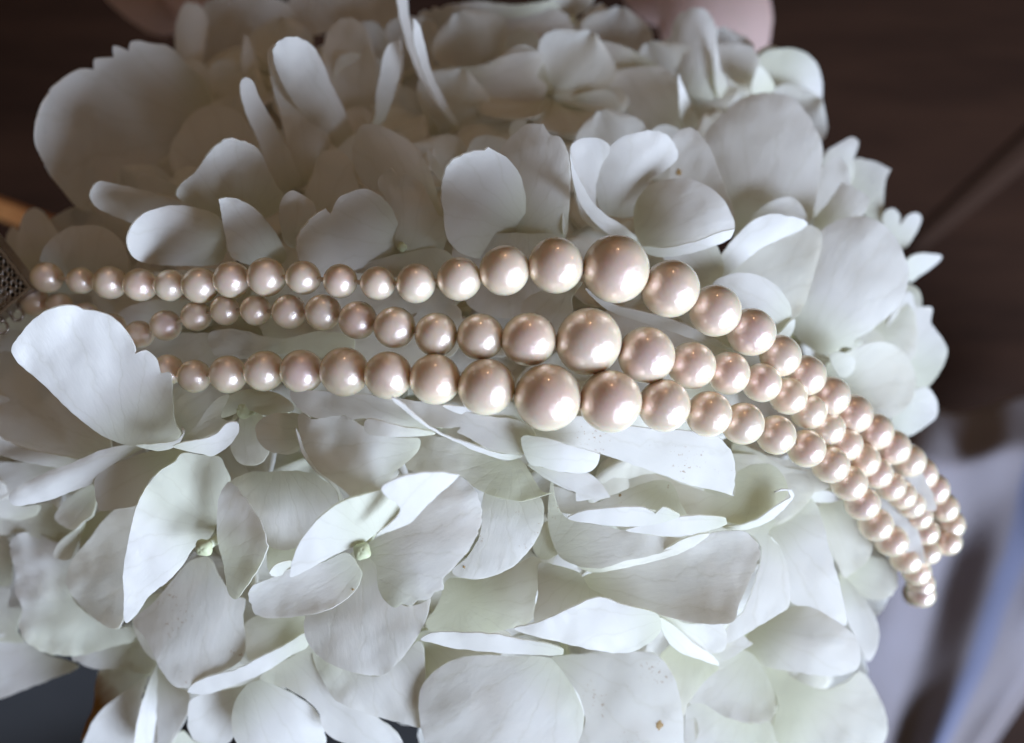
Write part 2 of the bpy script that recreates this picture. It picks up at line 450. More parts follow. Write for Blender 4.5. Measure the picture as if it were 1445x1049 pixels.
P(f, '', '22,352 28,318 36,300 50,293 62,300 74,318 90,345 80,380 50,392 30,378', '70,390', -3.5, .05, .0, .3, .3)
P(f, '', '10,330 18,320 30,335 38,362 24,372 8,350', '40,380', -4.5, 0, 0)
# --- folded white petals, upper left centre
f = floret(440, 255, -9)
P(f, 'A', '980,345 1000,315 1028,328 1060,400 1105,480 1150,560 1190,640 1235,770 1195,800 1150,812 1095,710 1050,570 1000,450', '1180,800', 7, -.75, -.30, .2, .3)
P(f, 'A', '1090,205 1118,178 1150,200 1175,300 1260,440 1345,560 1310,680 1235,760 1190,660 1148,490 1105,320', '1250,760', 5.5, -.55, -.12, 0, .3)
P(f, 'A', '1112,200 1150,158 1210,150 1270,183 1310,240 1345,330 1400,440 1445,560 1442,660 1380,612 1300,545 1245,480 1180,390 1125,280', '1430,650', 8.6, -.50, -.55, -.5, .8, ruffle=.5)
P(f, 'A', '985,270 1000,140 1030,200 1062,280 1055,360 1000,320', '1060,420', -2, -.3, -.1)
P(f, '', '425,300 440,250 455,215 485,215 505,260 520,300 480,330', '450,320', -4.5, .1, 0)
# --- shaded petals, top centre
f = floret(520, 195, -11)
P(f, '', '453,80 468,36 490,24 510,33 523,60 531,105 517,168 500,192 478,160 460,120', '500,190', -3.2, .15, -.05, .6, .4)
P(f, '', '410,-10 460,-20 545,-15 566,20 562,62 545,90 520,80 495,40 440,50 412,30', '520,110', -9, .1, -.1)
P(f, 'B', '50,640 60,560 90,508 170,515 240,555 320,610 370,700 405,830 440,910 380,880 300,800 200,760 130,775 85,740', '330,840', -.5, .12, -.16, -.8, .5)
P(f, 'B', '355,605 375,630 415,690 430,730 415,745 380,700 358,650', '430,760', .5, -.2, -.1)
f = floret(563, 60, -12)
P(f, 'B', '130,525 145,470 145,400 165,280 185,200 212,172 243,165 243,165 247,230 238,330 205,430 175,500', '150,540', 4.5, -.45, -.30, .3, .4)
P(f, 'B', '232,-20 270,-25 280,60 300,150 345,270 400,390 455,470 495,545 470,520 400,440 330,330 285,220 252,110', '490,560', 4.0, -.5, -.05, .2, .3)
P(f, 'B', '300,75 300,75 322,100 345,180 372,290 425,400 478,500 494,548 430,470 372,370 325,260 300,160', '490,560', 5.5, -.85, -.30)
P(f, 'B', '245,150 255,260 240,400 225,440 240,300', '230,500', -2, -.4, 0)
f = floret(641, 137, -13, bud=1.0)
P(f, 'B', '400,320 430,280 560,270 680,225 760,208 815,215 828,250 800,310 845,350 830,400 868,450 850,500 720,545 560,600 500,600 440,480', '470,400', -9, .05, .06, .6, .4)
P(f, 'B', '320,60 345,42 370,48 380,30 410,38 430,25 560,8 700,22 800,12 875,5 890,48 780,62 700,72 600,72 500,105 400,122 340,102', '700,140', -2.2, -.05, -.75, .3, .4)
P(f, 'B', '480,80 600,60 760,50 900,40 960,130 930,260 850,330 760,220 640,210 540,270 470,200', '640,320', -8.5, .1, .05)
P(f, 'B', '690,545 700,500 735,485 762,500 760,540 720,570', '740,600', -3, -.1, -.2)
f = floret(810, 15, -14)
P(f, '', '776,-14 810,-22 838,-8 832,12 818,20 792,22 780,10', '800,40', -3.0, -.4, -.3)
P(f, '', '795,50 820,25 848,5 856,14 846,30 826,52 805,62', '800,70', -6, .1, -.2)
P(f, '', '740,95 790,70 860,60 930,95 938,130 915,165 880,195 820,205 775,190 770,150', '870,170', -10.5, .02, .05, .4)
P(f, '', '900,92 925,66 948,54 960,70 950,92 925,104', '900,110', -7, -.3, -.3)
P(f, '', '787,90 795,84 805,92 806,108 796,115 788,104', '797,120', -6.5, -.3, -.3)
# --- floret with a dark eye above the first strand
f = floret(567, 349, .5, bud=.65)
P(f, '', '418,352 425,325 447,302 460,295 460,295 466,302 478,280 494,272 512,266 532,273 549,290 560,311 566,335 575,360 560,392 500,400 440,392', '567,352', 3.6, -.22, -.32, .6, .5, tipc=3)
P(f, 'B', '152,745 185,700 210,687 210,687 232,712 270,708 330,745 370,815 400,880 400,880 437,900 440,950 400,1060 300,1090 225,1000 232,905 200,840', '250,1010', 3.4, .05, -.24, -.9, .4, ruffle=.45)
P(f, '', '470,385 520,370 567,358 625,352 648,380 650,425 600,440 520,440 480,420', '567,355', -3.0, 0, -.06)
# --- floret with a dark eye, centre
f = floret(729, 311, 1.2, bud=.65)
P(f, '', '623,265 629,239 646,221 672,213 684,213 684,213 689,208 700,214 716,224 735,250 742,290 735,335 710,362 660,362 632,338 626,300', '729,311', 6.4, -.24, -.32, .9, .6, tipc=4)
P(f, '', '706,212 722,192 743,176 767,175 767,175 776,190 791,194 800,211 804,240 803,290 797,340 770,372 736,370 726,310 716,235', '729,311', 5.4, .22, -.12, -.6, .5)
P(f, 'B', '912,600 930,620 938,680 938,760 928,860 912,960 905,900 912,760', '910,980', 6.5, -.9, 0)
P(f, '', '640,345 700,330 745,330 790,335 800,390 780,440 720,450 660,430', '729,320', -2.5, 0, -.05)
P(f, '', '735,430 760,412 800,402 822,398 808,420 808,452 780,475 745,470', '800,400', -1.2, .2, -.1)
# --- cupped floret, upper right centre
f = floret(915, 315, -5)
P(f, 'B', '940,610 950,585 1000,562 1060,568 1100,600 1065,680 1042,770 1050,860 1110,960 1000,900 955,760', '1120,960', 1.8, -.35, -.20, .8, .3)
P(f, 'B', '1042,770 1050,690 1090,610 1150,560 1210,540 1270,530 1330,548 1370,600 1375,645 1320,700 1270,735 1235,790 1200,880 1100,880 1055,840', '1150,960', 3.4, -.22, -.30, -1.0, .9)
P(f, 'B', '1195,900 1210,820 1250,765 1320,735 1400,728 1470,745 1540,790 1590,860 1605,940 1500,1000 1340,1015 1230,1000', '1250,1000', 3.0, .10, -.08, -1.0, 1.2)
P(f, 'B', '936,620 936,620 952,680 985,750 1035,830 1090,880 1160,925 1220,980 1242,1025 1190,1010 1100,960 1020,890 960,780', '1230,1020', 5.0, -.55, -.40, -.3, .4, ruffle=.2)
P(f, 'B', '1225,1005 1330,1012 1450,985 1560,945 1610,935 1610,935 1590,975 1480,1020 1330,1050 1250,1035', '1250,1020', 5.2, -.05, -.85, 0, .3, ruffle=.2)
P(f, 'C', '10,560 45,530 95,520 150,580 200,690 235,790 262,870 268,930 268,930 200,945 100,1000 -20,900 0,700', '-40,940', 1.0, .10, -.08, 1.2, .3)
# --- big rounded petals, upper right
f = floret(1075, 290, -7)
P(f, 'C', '140,560 200,480 260,420 330,385 420,378 500,400 560,460 600,530 624,600 618,690 600,790 575,905 575,905 540,893 490,870 420,870 340,900 265,960 225,800 180,640', '330,900', 1.5, .05, .06, -.8, .8, m='W')
P(f, 'C', '150,545 190,490 255,425 330,388 420,378 500,400 555,455 582,520 500,498 400,490 290,495 220,512', '330,520', 2.8, -.05, .25, -.3, .3)
P(f, 'C', '115,1150 190,1080 240,1000 290,945 345,898 420,872 500,884 565,905 540,935 470,968 380,1010 300,1070 200,1150', '150,1150', 2.6, -.30, -.45, -.7, .6)
P(f, '', '1000,400 1040,365 1090,340 1140,318 1160,330 1150,380 1130,440 1110,450 1060,430 1030,420', '1010,410', -2.5, -.05, -.05, m='C')
P(f, 'C', '285,965 350,870 420,820 500,805 545,850 560,910 480,900 400,930', '300,950', -1.0, 0, -.1)
f = floret(975, 150, -10)
P(f, 'C', '0,230 10,110 40,55 100,30 150,40 182,90 192,180 196,260 218,370 190,405 120,400 60,370 30,300', '90,420', -1.0, .10, -.12, -.9, .5)
P(f, 'C', '188,110 195,200 215,300 234,345 222,402 196,395 182,300', '200,410', .3, -.7, -.2)
P(f, 'C', '36,300 60,360 95,440 112,510 80,532 50,510 40,420', '80,540', 1.0, -.6, -.30)
P(f, 'C', '190,190 250,180 340,195 370,300 330,380 230,400 200,330', '250,420', -4, .05, -.05)
P(f, '', '850,110 900,95 945,100 960,150 965,200 930,190 880,188 855,160', '950,190', -8, 0, 0)
# --- small far florets on the right rim
f = floret(1090, 120, -14)
P(f, 'C', '340,380 345,270 385,215 450,198 530,205 590,245 618,310 620,400 585,468 520,440 430,380', '430,330', -3, -.12, -.18, .5, .4)
P(f, 'C', '335,380 350,290 365,268 405,310 430,360 400,385', '420,350', -1.6, -.4, -.3)
f = floret(1190, 300, -12)
P(f, 'C', '625,680 640,620 690,585 745,560 772,580 752,650 742,740 660,760', '680,760', -2.5, -.1, -.15)
P(f, 'C', '735,690 760,648 800,650 840,660 905,690 905,690 880,740 872,840 860,920 790,870 740,760', '760,800', -4.0, -.05, -.10)
P(f, 'C', '590,900 650,820 705,740 705,740 760,770 815,805 800,860 760,900 680,960 600,1000', '640,960', 2.0, .12, -.10, -.4, .3)
P(f, 'C', '590,880 620,690 690,640 740,740 720,900 640,1000', '600,990', -2, 0, 0)
f = floret(1255, 345, -15)
P(f, 'C', '868,900 880,860 915,850 940,880 940,920 970,880 1005,868 1028,885 1015,930 960,1010 900,980', '900,1010', -4, -.1, -.2)
P(f, '', '1278,372 1290,360 1310,358 1330,362 1318,376 1300,388 1284,398', '1270,390', -5, -.2, -.5)
P(f, '', '1262,400 1280,400 1298,412 1300,440 1285,470 1265,450', '1265,420', -6, 0, 0)
# --- large pale petal at the right
f = floret(1170, 470, -6)
P(f, '', '1112,410 1128,372 1150,335 1180,312 1215,305 1242,314 1265,338 1279,368 1283,390 1276,415 1260,440 1232,464 1204,482 1206,492 1190,490 1176,505 1165,502 1140,490 1112,460', '1150,470', 2.5, -.06, -.06, -.9, 1.2)
P(f, '', '1172,500 1192,498 1206,508 1204,525 1190,534 1176,520', '1170,520', 1.5, -.2, -.2)
P(f, '', '1165,520 1190,500 1235,482 1262,488 1284,508 1293,538 1286,566 1262,588 1232,596 1200,580', '1180,560', -1.0, -.1, -.12, .4, .6, m='C')
P(f, '', '1005,402 1035,386 1068,388 1100,408 1117,440 1102,470 1060,440 1020,425', '1120,460', 1.2, -.05, -.28, -.5, .5)
P(f, 'F', '430,400 460,365 510,318 500,380 480,402', '440,400', 1.5, -.5, -.3)
f = floret(1270, 500, -13)
P(f, '', '1250,470 1270,425 1284,410 1295,432 1316,433 1314,455 1330,478 1337,495 1330,518 1310,546 1290,562 1268,520', '1260,510', -3.5, -.12, -.15)
P(f, '', '1255,600 1285,555 1308,547 1322,566 1322,588 1300,606 1280,616', '1260,580', -2.5, -.15, -.2)
P(f, '', '1230,430 1262,420 1290,440 1290,500 1262,520 1235,490', '1240,470', -5, 0, 0)
P(f, '', '930,345 975,335 1010,345 1020,390 990,410 950,385', '1010,400', -1.5, 0, -.1)
P(f, '', '900,650 1000,640 1110,650 1150,690 1100,740 1000,740 930,710', '1000,660', -6.5, 0, 0, m='C')
# --- thin petal edges between the strands
f = floret(900, 470, -6)
P(f, '', '826,408 848,420 870,432 905,440 945,450 985,466 1015,482 1037,496 1015,493 980,480 940,466 895,452 855,436', '1030,494', 1.2, -.1, -.75, 0, .2)
P(f, '', '855,440 900,452 950,468 1000,486 1040,500 1060,530 1000,560 940,560 880,540 850,500', '1000,520', -3.6, 0, -.05)
P(f, '', '940,420 1000,420 1040,440 1060,480 1030,490 980,468', '1020,470', -3.4, 0, 0, m='C')
# ================= lower half
# --- the big petal over the strands at the left
f = floret(150, 610, -2)
P(f, '', '16,498 33,467 60,442 88,432 104,432 117,437 117,437 150,444 175,464 190,490 190,500 190,500 205,495 220,505 226,527 226,527 240,527 243,560 247,598 255,612 245,626 200,632 150,618 105,585 60,542', '165,625', 14, -.02, -.24, -.5, -1.6, ruffle=.35)
P(f, '', '-20,505 18,498 60,540 108,585 155,618 150,645 100,655 40,640 -20,625', '160,630', 4.5, .28, .10, .6, .4)
P(f, '', '-20,560 10,560 30,590 60,625 20,640 -20,630', '40,640', 6.0, .2, .1)
P(f, '', '-20,470 0,465 40,470 30,500 -10,520', '60,480', 1, .1, 0)
P(f, '', '225,560 262,545 320,555 300,600 250,622 235,610', '240,600', -3, .12, .05, m='C')
# --- long white petals, left
f = floret(250, 665, 0)
P(f, 'L', '-40,270 0,283 80,320 160,345 260,365 400,392 400,392 380,440 260,430 120,405 0,370 -40,360', '420,410', 10.5, .0, -.45, 0, .4)
P(f, 'L', '44,590 60,555 140,505 240,455 360,412 400,395 500,350 600,325 700,315 760,322 700,350 640,385 560,425 500,470 470,515 380,550 280,590 160,620 70,628', '740,330', 12.0, -.10, -.42, -.6, .7)
P(f, 'L', '880,325 960,300 1050,285 1110,255 1150,215 1185,200 1220,215 1218,255 1180,310 1130,350 1080,375 1030,365 950,350', '900,345', 8.5, -.2, -.40, -.3, .4)
P(f, 'L', '690,322 780,315 860,305 905,290 930,260 925,230 940,250 920,300 880,335 800,350', '760,345', 9.5, 0, -.3, thick=.2)
P(f, 'L', '480,540 485,490 520,440 600,410 700,370 800,340 890,335 960,350 910,390 850,430 780,480 720,570 700,620 640,640 560,650 510,655 495,620', '880,400', 7.5, -.06, -.16, .4, .6)
P(f, 'L', '278,690 300,640 345,590 470,518 490,560 490,620 470,680 430,710 380,752 320,730', '470,560', 1.5, .12, .04, .3, .3, m='C')
P(f, 'L', '270,880 300,820 370,760 430,712 420,760 390,840 360,900 300,900', '420,720', 2.0, -.1, -.2, m='C')
P(f, 'L', '-40,420 60,405 180,410 320,420 260,460 120,520 40,580 -40,600', '300,430', 3.8, .05, .05)
P(f, 'L', '-40,500 0,500 40,560 50,600 110,630 200,625 180,680 60,700 -40,660', '200,640', 5.0, -.05, -.2)
# --- white floret with a pale green bud, left
f = floret(288, 773, 9.5, bud=1.1)
P(f, 'L', '630,1075 628,960 650,830 680,690 710,600 770,500 830,440 890,405 920,365 960,358 1030,370 1120,380 1150,430 1178,500 1140,560 1110,640 1100,740 1070,790 990,840 940,920 860,1010 760,1090 700,1180 640,1225', '1040,830', 8.5, -.28, -.12, .4, 1.2, ruffle=.35)
P(f, 'L', '1105,700 1110,620 1130,545 1165,505 1200,520 1260,600 1320,690 1355,780 1362,850 1320,940 1250,1050 1200,1110 1160,1060 1140,930 1110,820', '1060,840', 6.5, .06, -.14, .7, .6)
P(f, 'G', '545,555 620,480 700,390 770,310 850,290 900,380 960,450 1000,460 990,530 1000,640 985,710 880,770 800,810 720,820 650,740 600,630', '830,260', 2.5, .04, .04, -.6, .6, m='R')
P(f, 'G', '270,400 290,310 360,220 450,110 560,30 640,100 560,300 520,500 480,580 440,578 340,500', '800,230', 1.5, .05, .10, .3, .5, m='C')
# --- ruffled petals, lower left
f = floret(110, 800, -5)
P(f, 'G', '38,270 50,210 90,190 160,195 230,230 300,190 330,170 310,300 280,420 330,500 450,575 555,580 550,630 440,660 340,690 270,695 180,680 110,640 75,580 90,500 60,430 65,350', '320,400', .8, -.06, -.10, .3, .5, ruffle=.6)
P(f, 'G', '-60,700 0,600 110,640 200,690 320,735 230,780 100,830 0,870 -60,880', '250,680', -1, .05, -.10, .3, .3)
P(f, 'G', '-60,380 0,410 40,420 30,490 90,500 70,590 100,635 0,635 -60,620', '80,560', -1.4, 0, 0)
P(f, 'G', '-60,150 0,190 40,240 45,400 0,410 -60,400', '60,300', -2.0, 0, -.1)
P(f, 'G', '-60,40 60,90 200,70 260,130 330,180 230,240 90,190 0,200 -60,160', '260,150', 1.0, .05, -.05, m='C')
P(f, 'G', '290,700 400,660 540,600 610,660 640,730 600,770 500,745 380,745', '520,620', -3, 0, 0)
P(f, 'L', '440,700 700,600 640,850 560,900 420,880', '600,800', -1.5, .05, .1, m='C')
# --- floret with pale bud, centre bottom left
f = floret(511, 778, 8.5, bud=1.05)
P(f, 'K', '172,908 180,850 215,760 290,670 380,605 480,570 545,555 545,555 600,570 630,620 610,670 540,720 470,770 420,790 330,830 240,880', '460,795', 9.0, -.30, -.45, .3, 1.0)
P(f, 'K', '545,555 600,510 700,487 800,484 862,495 862,495 840,520 780,570 710,640 660,690 560,730 520,740 590,680 620,630', '480,790', 10.0, -.20, -.55, .2, .7)
P(f, 'K', '860,496 910,535 945,590 957,650 945,720 900,800 840,870 795,920 797,960 760,970 740,1000 690,1005 670,1028 625,1020 600,1035 560,1010 530,950 520,860 470,790 560,730 650,680 740,600', '470,790', 6.5, .06, .06, -.8, 1.6)
P(f, 'G', '1260,650 1240,560 1300,420 1400,300 1490,250 1560,380 1650,490 1755,460 1755,460 1740,540 1700,620 1640,700 1580,760 1528,775 1420,755 1320,710', '1490,260', 3.6, .08, .06, -.6, .8)
P(f, 'K', '0,1010 10,950 80,920 160,880 300,850 400,810 455,870 462,915 430,970 370,1020 290,1055 150,1075 40,1070', '450,820', 5.0, -.04, -.10, .5, .4)
P(f, 'K', '88,890 110,860 150,845 185,845 178,880 130,905 98,905', '190,850', 5.5, -.3, -.3)
# --- petals below the third strand
f = floret(620, 600, -6)
P(f, 'K', '200,260 220,240 260,265 340,250 400,255 480,300 600,340 700,345 690,400 600,480 540,560 440,590 360,530 280,470 230,380', '680,350', 2.6, -.04, -.10, .8, .5, ruffle=.55)
P(f, 'K', '195,300 210,330 230,390 290,460 350,520 392,605 380,608 355,550 280,480 225,410', '390,610', 2.8, -.5, -.1, 0, .2, thick=.2)
P(f, 'K', '472,295 485,265 560,280 650,300 720,310 765,325 700,335 600,338 490,328', '740,325', 4.0, -.05, -.75, 0, .2, ruffle=.4)
P(f, 'K', '170,150 260,150 400,160 520,170 600,190 700,280 760,322 640,300 540,285 470,262 405,270 400,248 280,262 200,215', '700,300', 2.0, .0, -.15, .3, .3)
P(f, 'K', '580,178 620,195 720,280 800,330 900,365 1000,400 1100,412 1120,418 1060,432 940,400 830,350 740,305 650,240', '1110,418', 3.4, -.1, -.50, 0, .3)
P(f, 'K', '580,180 680,190 800,210 950,250 1100,270 1170,320 1160,380 1110,412 980,385 880,330 850,318 870,300 780,300 700,270', '1130,400', 2.2, .05, -.05, .3, .5)
P(f, 'K', '790,210 880,215 1000,235 1080,190 1180,300 1100,275 950,260 850,240', '1100,280', 2.6, 0, -.3)
P(f, 'K', '680,340 800,340 900,380 1050,435 1110,430 1200,560 1240,565 1190,580 1100,600 950,560 860,495 700,485 640,450', '1000,420', -1.2, .05, .08, .3, .4, m='C')
P(f, 'K', '830,890 900,820 950,720 955,600 980,540 1100,570 1190,580 1208,640 1190,730 1130,820 1060,880 960,915 890,915', '1000,520', .4, .02, .02, -.6, .8, m='R')
# --- white petals under the big pearls
f = floret(850, 610, -4)
P(f, 'J', '-75,130 0,90 120,80 240,110 400,130 540,140 640,150 700,185 738,240 746,310 740,405 740,405 650,380 560,360 420,310 260,255 190,232 80,205 -70,170', '-60,150', 3.0, -.05, -.34, -.4, .7, m='R')
P(f, 'K', '1115,340 1170,335 1290,365 1437,408 1437,408 1425,450 1380,485 1280,480 1200,462 1145,445', '1130,400', 4.4, -.05, -.30, -.4, .5)
P(f, 'K', '1140,450 1210,465 1300,485 1400,490 1480,585 1480,585 1440,590 1412,606 1405,590 1340,600 1335,565 1280,545 1210,505', '1160,450', 3.0, -.10, -.15, -.3, .3)
P(f, 'J', '190,240 260,260 420,315 560,365 735,408 760,300 900,280 960,390 880,470 760,520 640,490 540,480 400,420 240,420', '760,330', -3.5, .05, .10, .4, .4, m='C')
P(f, 'J', '0,370 80,390 160,435 250,400 400,345 480,350 520,430 545,490 400,460 250,455 100,480 20,460', '400,360', -2.5, .02, .02, m='R')
P(f, 'J', '735,190 850,230 960,290 1150,310 1148,350 1080,390 960,380 850,400 760,410 745,330', '740,300', -1.5, -.02, .0, .3, .5, m='C')
P(f, 'J', '960,300 1060,310 1148,300 1148,345 1100,388 1000,380 930,350', '940,330', -.6, .1, .1)
# --- folded floret, lower right centre
f = floret(905, 790, -4)
P(f, 'J', '60,498 120,470 220,455 360,452 410,470 420,476 450,452 500,470 520,488 420,520 300,530 180,520', '520,500', 5.2, -.05, -.75, 0, .4)
P(f, 'J', '300,545 400,520 540,488 640,485 705,495 710,520 640,548 520,570 420,565', '700,520', 5.8, -.05, -.70, 0, .4)
P(f, 'J', '0,300 10,420 60,498 180,522 300,548 440,570 545,578 520,610 400,650 300,670 200,700 100,690 20,640 -20,500', '60,640', -.2, .02, .05, .4, .4, m='R')
P(f, 'J', '100,690 200,700 300,665 420,640 545,578 640,560 560,620 420,670 280,700 160,718', '120,700', 3.2, -.1, -.60, 0, .3, m='C', thick=.2)
P(f, 'J', '110,745 170,715 280,695 420,660 560,595 660,555 780,550 830,590 850,640 800,760 760,850 740,915 670,928 560,920 420,885 300,850 220,820 150,790 130,775 120,780', '140,730', 4.0, .06, .04, .9, .6)
P(f, 'J', '-60,800 -55,680 20,690 110,720 150,780 210,815 120,850 0,895 -75,920', '100,740', 1.0, .0, .0, .3, .3)
P(f, 'J', '-155,950 -60,920 60,870 190,818 290,850 430,890 440,950 400,1000 300,1045 180,1035 20,1000', '430,900', 5.4, -.10, -.42, -.4, .6, ruffle=.5)
P(f, 'J', '430,890 560,925 690,930 710,1000 690,1040 540,1045 480,1000 445,940', '500,900', 2.8, -.12, -.3, .3)
P(f, '', '930,872 950,882 975,905 1005,925 1016,940 985,930 955,918 936,895', '930,875', 4.0, -.5, -.4)
P(f, 'J', '540,580 700,530 800,525 880,500 910,505 880,560 930,620 960,720 965,850 920,890 850,930 700,1010 720,930 780,870 850,640 800,560', '870,520', 2.6, -.12, -.06, -.5, .7)
# --- curling petals, lower right
f = floret(1090, 745, -5)
P(f, 'J', '690,530 780,520 850,490 920,440 975,405 960,385 915,388 905,392 930,380 975,380 990,400 940,460 890,505 820,535 740,545', '720,530', 6.4, -.3, -.60, 0, .2, thick=.2, ruffle=.15)
P(f, 'J', '975,388 1030,395 1075,440 1105,520 1125,610 1160,730 1190,860 1195,935 1150,910 1060,860 975,840 960,720 925,610 880,550 910,480', '900,520', 4.6, -.10, -.10, -.9, 1.0)
P(f, 'J', '980,380 1080,380 1170,400 1220,410 1120,432 1060,425 1010,395', '990,390', 3.4, -.1, -.7, thick=.2)
P(f, 'J', '1075,440 1220,410 1300,560 1290,660 1220,720 1190,740 1130,600', '1080,440', -1.2, -.05, -.06, m='C')
P(f, 'J', '1190,740 1260,660 1380,670 1410,740 1395,800 1340,830 1270,820 1220,780', '1200,700', -2.4, -.12, .02, m='C')
P(f, 'J', '1170,720 1240,790 1300,870 1330,950 1325,1020 1290,1080 1240,1000 1195,900', '1180,740', 1.2, -.14, -.08, .3, .5)
f = floret(1080, 925, -5)
P(f, 'J', '760,1060 800,960 880,900 990,850 1080,865 1180,930 1235,985 1255,1045 1240,1110 1150,1140 1000,1125 860,1100', '860,960', 3.6, .02, .05, -1.0, 1.2)
P(f, 'I', '70,880 110,800 200,720 300,670 340,690 400,780 430,880 410,960 320,965 220,940 140,890', '300,700', 1.2, -.06, -.04, .5, .5)
P(f, 'I', '330,680 420,700 500,780 620,830 720,800 770,760 800,770 850,850 885,940 885,1020 840,1090 660,1100 480,1090 420,1000 440,880', '560,860', -.5, -.06, -.06, -.5, .8, m='C')
P(f, 'I', '60,960 80,890 180,890 240,945 320,970 410,960 420,1100 300,1120 80,1100', '260,930', -.3, -.08, -.08)
P(f, 'I', '-60,740 20,640 120,700 200,740 140,800 80,880 40,960 -60,960', '60,720', -1, 0, 0, m='C')
P(f, 'I', '0,560 120,570 230,580 340,640 300,670 200,720 100,690 20,640', '120,620', .2, -.05, -.05)
# --- bottom centre
f = floret(800, 930, -6)
P(f, 'H', '325,625 370,600 480,598 620,605 760,630 850,645 912,670 910,688 800,690 640,680 480,665 370,640', '900,680', 5.0, .0, -.42, 0, .3)
P(f, 'H', '320,900 330,820 380,760 460,710 560,690 700,695 850,700 900,750 960,840 993,930 985,1010 930,1100 600,1120 380,1100 335,1000', '850,690', 2.0, -.02, .0, -.9, 1.3)
P(f, 'H', '860,700 920,690 1100,680 1280,685 1350,760 1385,860 1400,1000 1380,1120 960,1120 1000,960 960,830', '860,690', .8, -.05, -.03, .6, .8, m='R')
P(f, 'H', '350,560 400,480 440,380 560,380 700,330 790,290 830,320 800,440 780,550 660,590 560,600 380,600', '560,440', -3.2, .03, .03, m='C')
P(f, 'H', '780,200 830,150 900,130 960,200 850,300 800,280', '820,300', -2.5, 0, 0, m='C')
P(f, 'H', '270,600 350,580 380,640 330,780 340,900 250,850 200,720', '300,600', -2, 0, 0, m='C')
f = floret(535, 830, -5, bud=1.0)
P(f, '', '440,915 480,940 530,955 560,935 592,905 600,950 594,1000 602,1028 565,1020 520,1008 470,985', '535,900', .2, .0, -.05, .4, .5)
P(f, '', '560,905 600,890 650,880 720,895 700,930 650,940 612,960 590,1000 570,960', '600,890', -2.5, .0, .0, m='C')
P(f, '', '190,850 230,840 260,880 250,930 215,930 190,890', '240,850', -3, 0, 0, m='C')
# --- bottom left white floret
f = floret(400, 930, -4)
P(f, 'G', '765,840 800,800 880,770 960,750 1060,700 1180,640 1245,600 1265,630 1250,660 1190,690 1080,760 960,810 840,850', '1230,640', 3.4, -.10, -.50, 0, .4)
P(f, 'G', '765,930 780,870 880,840 990,815 1060,785 990,850 950,930 955,1000 930,1050 800,1040 770,1000', '1060,800', 2.0, -.12, -.22, .3, .4)
P(f, 'G', '945,930 970,860 1010,810 1060,790 1140,820 1230,870 1290,920 1325,1000 1325,1080 1250,1120 1050,1120 960,1040', '1050,800', 3.2, -.12, -.14, -.7, 1.0)
P(f, 'G', '1060,780 1200,690 1270,640 1300,700 1400,830 1520,930 1620,1010 1640,1080 1450,1060 1330,1010 1290,910 1180,830', '1200,700', 1.2, -.04, -.20, .7, .6)
P(f, 'G', '1000,560 1080,520 1240,530 1240,600 1150,650 1020,710 1000,640', '1200,580', -2.6, .0, .05, m='C')
f = floret(200, 985, -6)
P(f, 'G', '335,1100 350,1020 400,930 480,860 560,810 600,780 580,860 550,1000 520,1100', '620,760', 1.6, -.2, -.2, .4, .5)
P(f, 'G', '555,1100 560,960 590,850 620,770 640,730 640,850 640,1000 660,1120', '640,740', 1.8, -.5, -.1, .3, .4)
P(f, 'G', '645,740 700,810 770,840 760,940 700,1050 660,1120 640,1000', '660,740', .2, .1, 0)
P(f, 'G', '335,1040 345,980 380,900 385,830 410,745 480,735 560,740 620,760 560,810 480,870 400,960', '640,740', -1.6, .05, -.05, .3, .3, m='E')
P(f, 'G', '690,1100 740,1000 800,1045 930,1055 940,1120', '800,1000', -1, -.2, -.2)
# --- greenish floret seen deep between the strands, left
f = floret(346, 577, 1.0, bud=1.3)
P(f, 'L', '940,290 1000,220 1080,110 1130,70 1170,60 1140,160 1130,180 1180,190 1200,110 1240,140 1180,200 1100,260', '1240,130', -.4, .1, .1, .4, .3, m='C')
P(f, 'L', '1130,180 1150,110 1190,55 1280,36 1400,50 1470,90 1500,140 1360,170 1260,140', '1250,130', 1.0, .0, -.2, -.6, .4, m='C')
P(f, 'L', '1190,240 1230,170 1290,150 1360,190 1370,350 1330,410 1240,420 1180,350', '1250,140', -1.6, .02, .02, m='C')
P(f, 'L', '1300,240 1320,195 1370,165 1450,155 1540,170 1550,300 1500,360 1400,360 1330,320', '1560,260', 1.5, .0, .0, -.4, .4)
P(f, 'D', '930,1000 1000,950 1100,940 1250,945 1380,1020 1400,1080 1300,1180 1180,1260 1090,1240 1000,1130', '1150,960', -.6, .02, .02, -.3, .5)
P(f, 'D', '1090,1260 1120,1200 1240,1185 1300,1150 1240,1260 1190,1330 1100,1350', '1200,1250', -1.2, 0, -.1, m='C')
P(f, 'D', '850,380 950,360 1150,400 1300,370 1440,400 1420,480 1200,460 1000,480 880,470', '1150,400', -3, 0, 0, m='C')
P(f, 'D', '480,300 640,240 850,260 860,340 740,380 660,460 560,400', '700,320', -3, 0, 0)

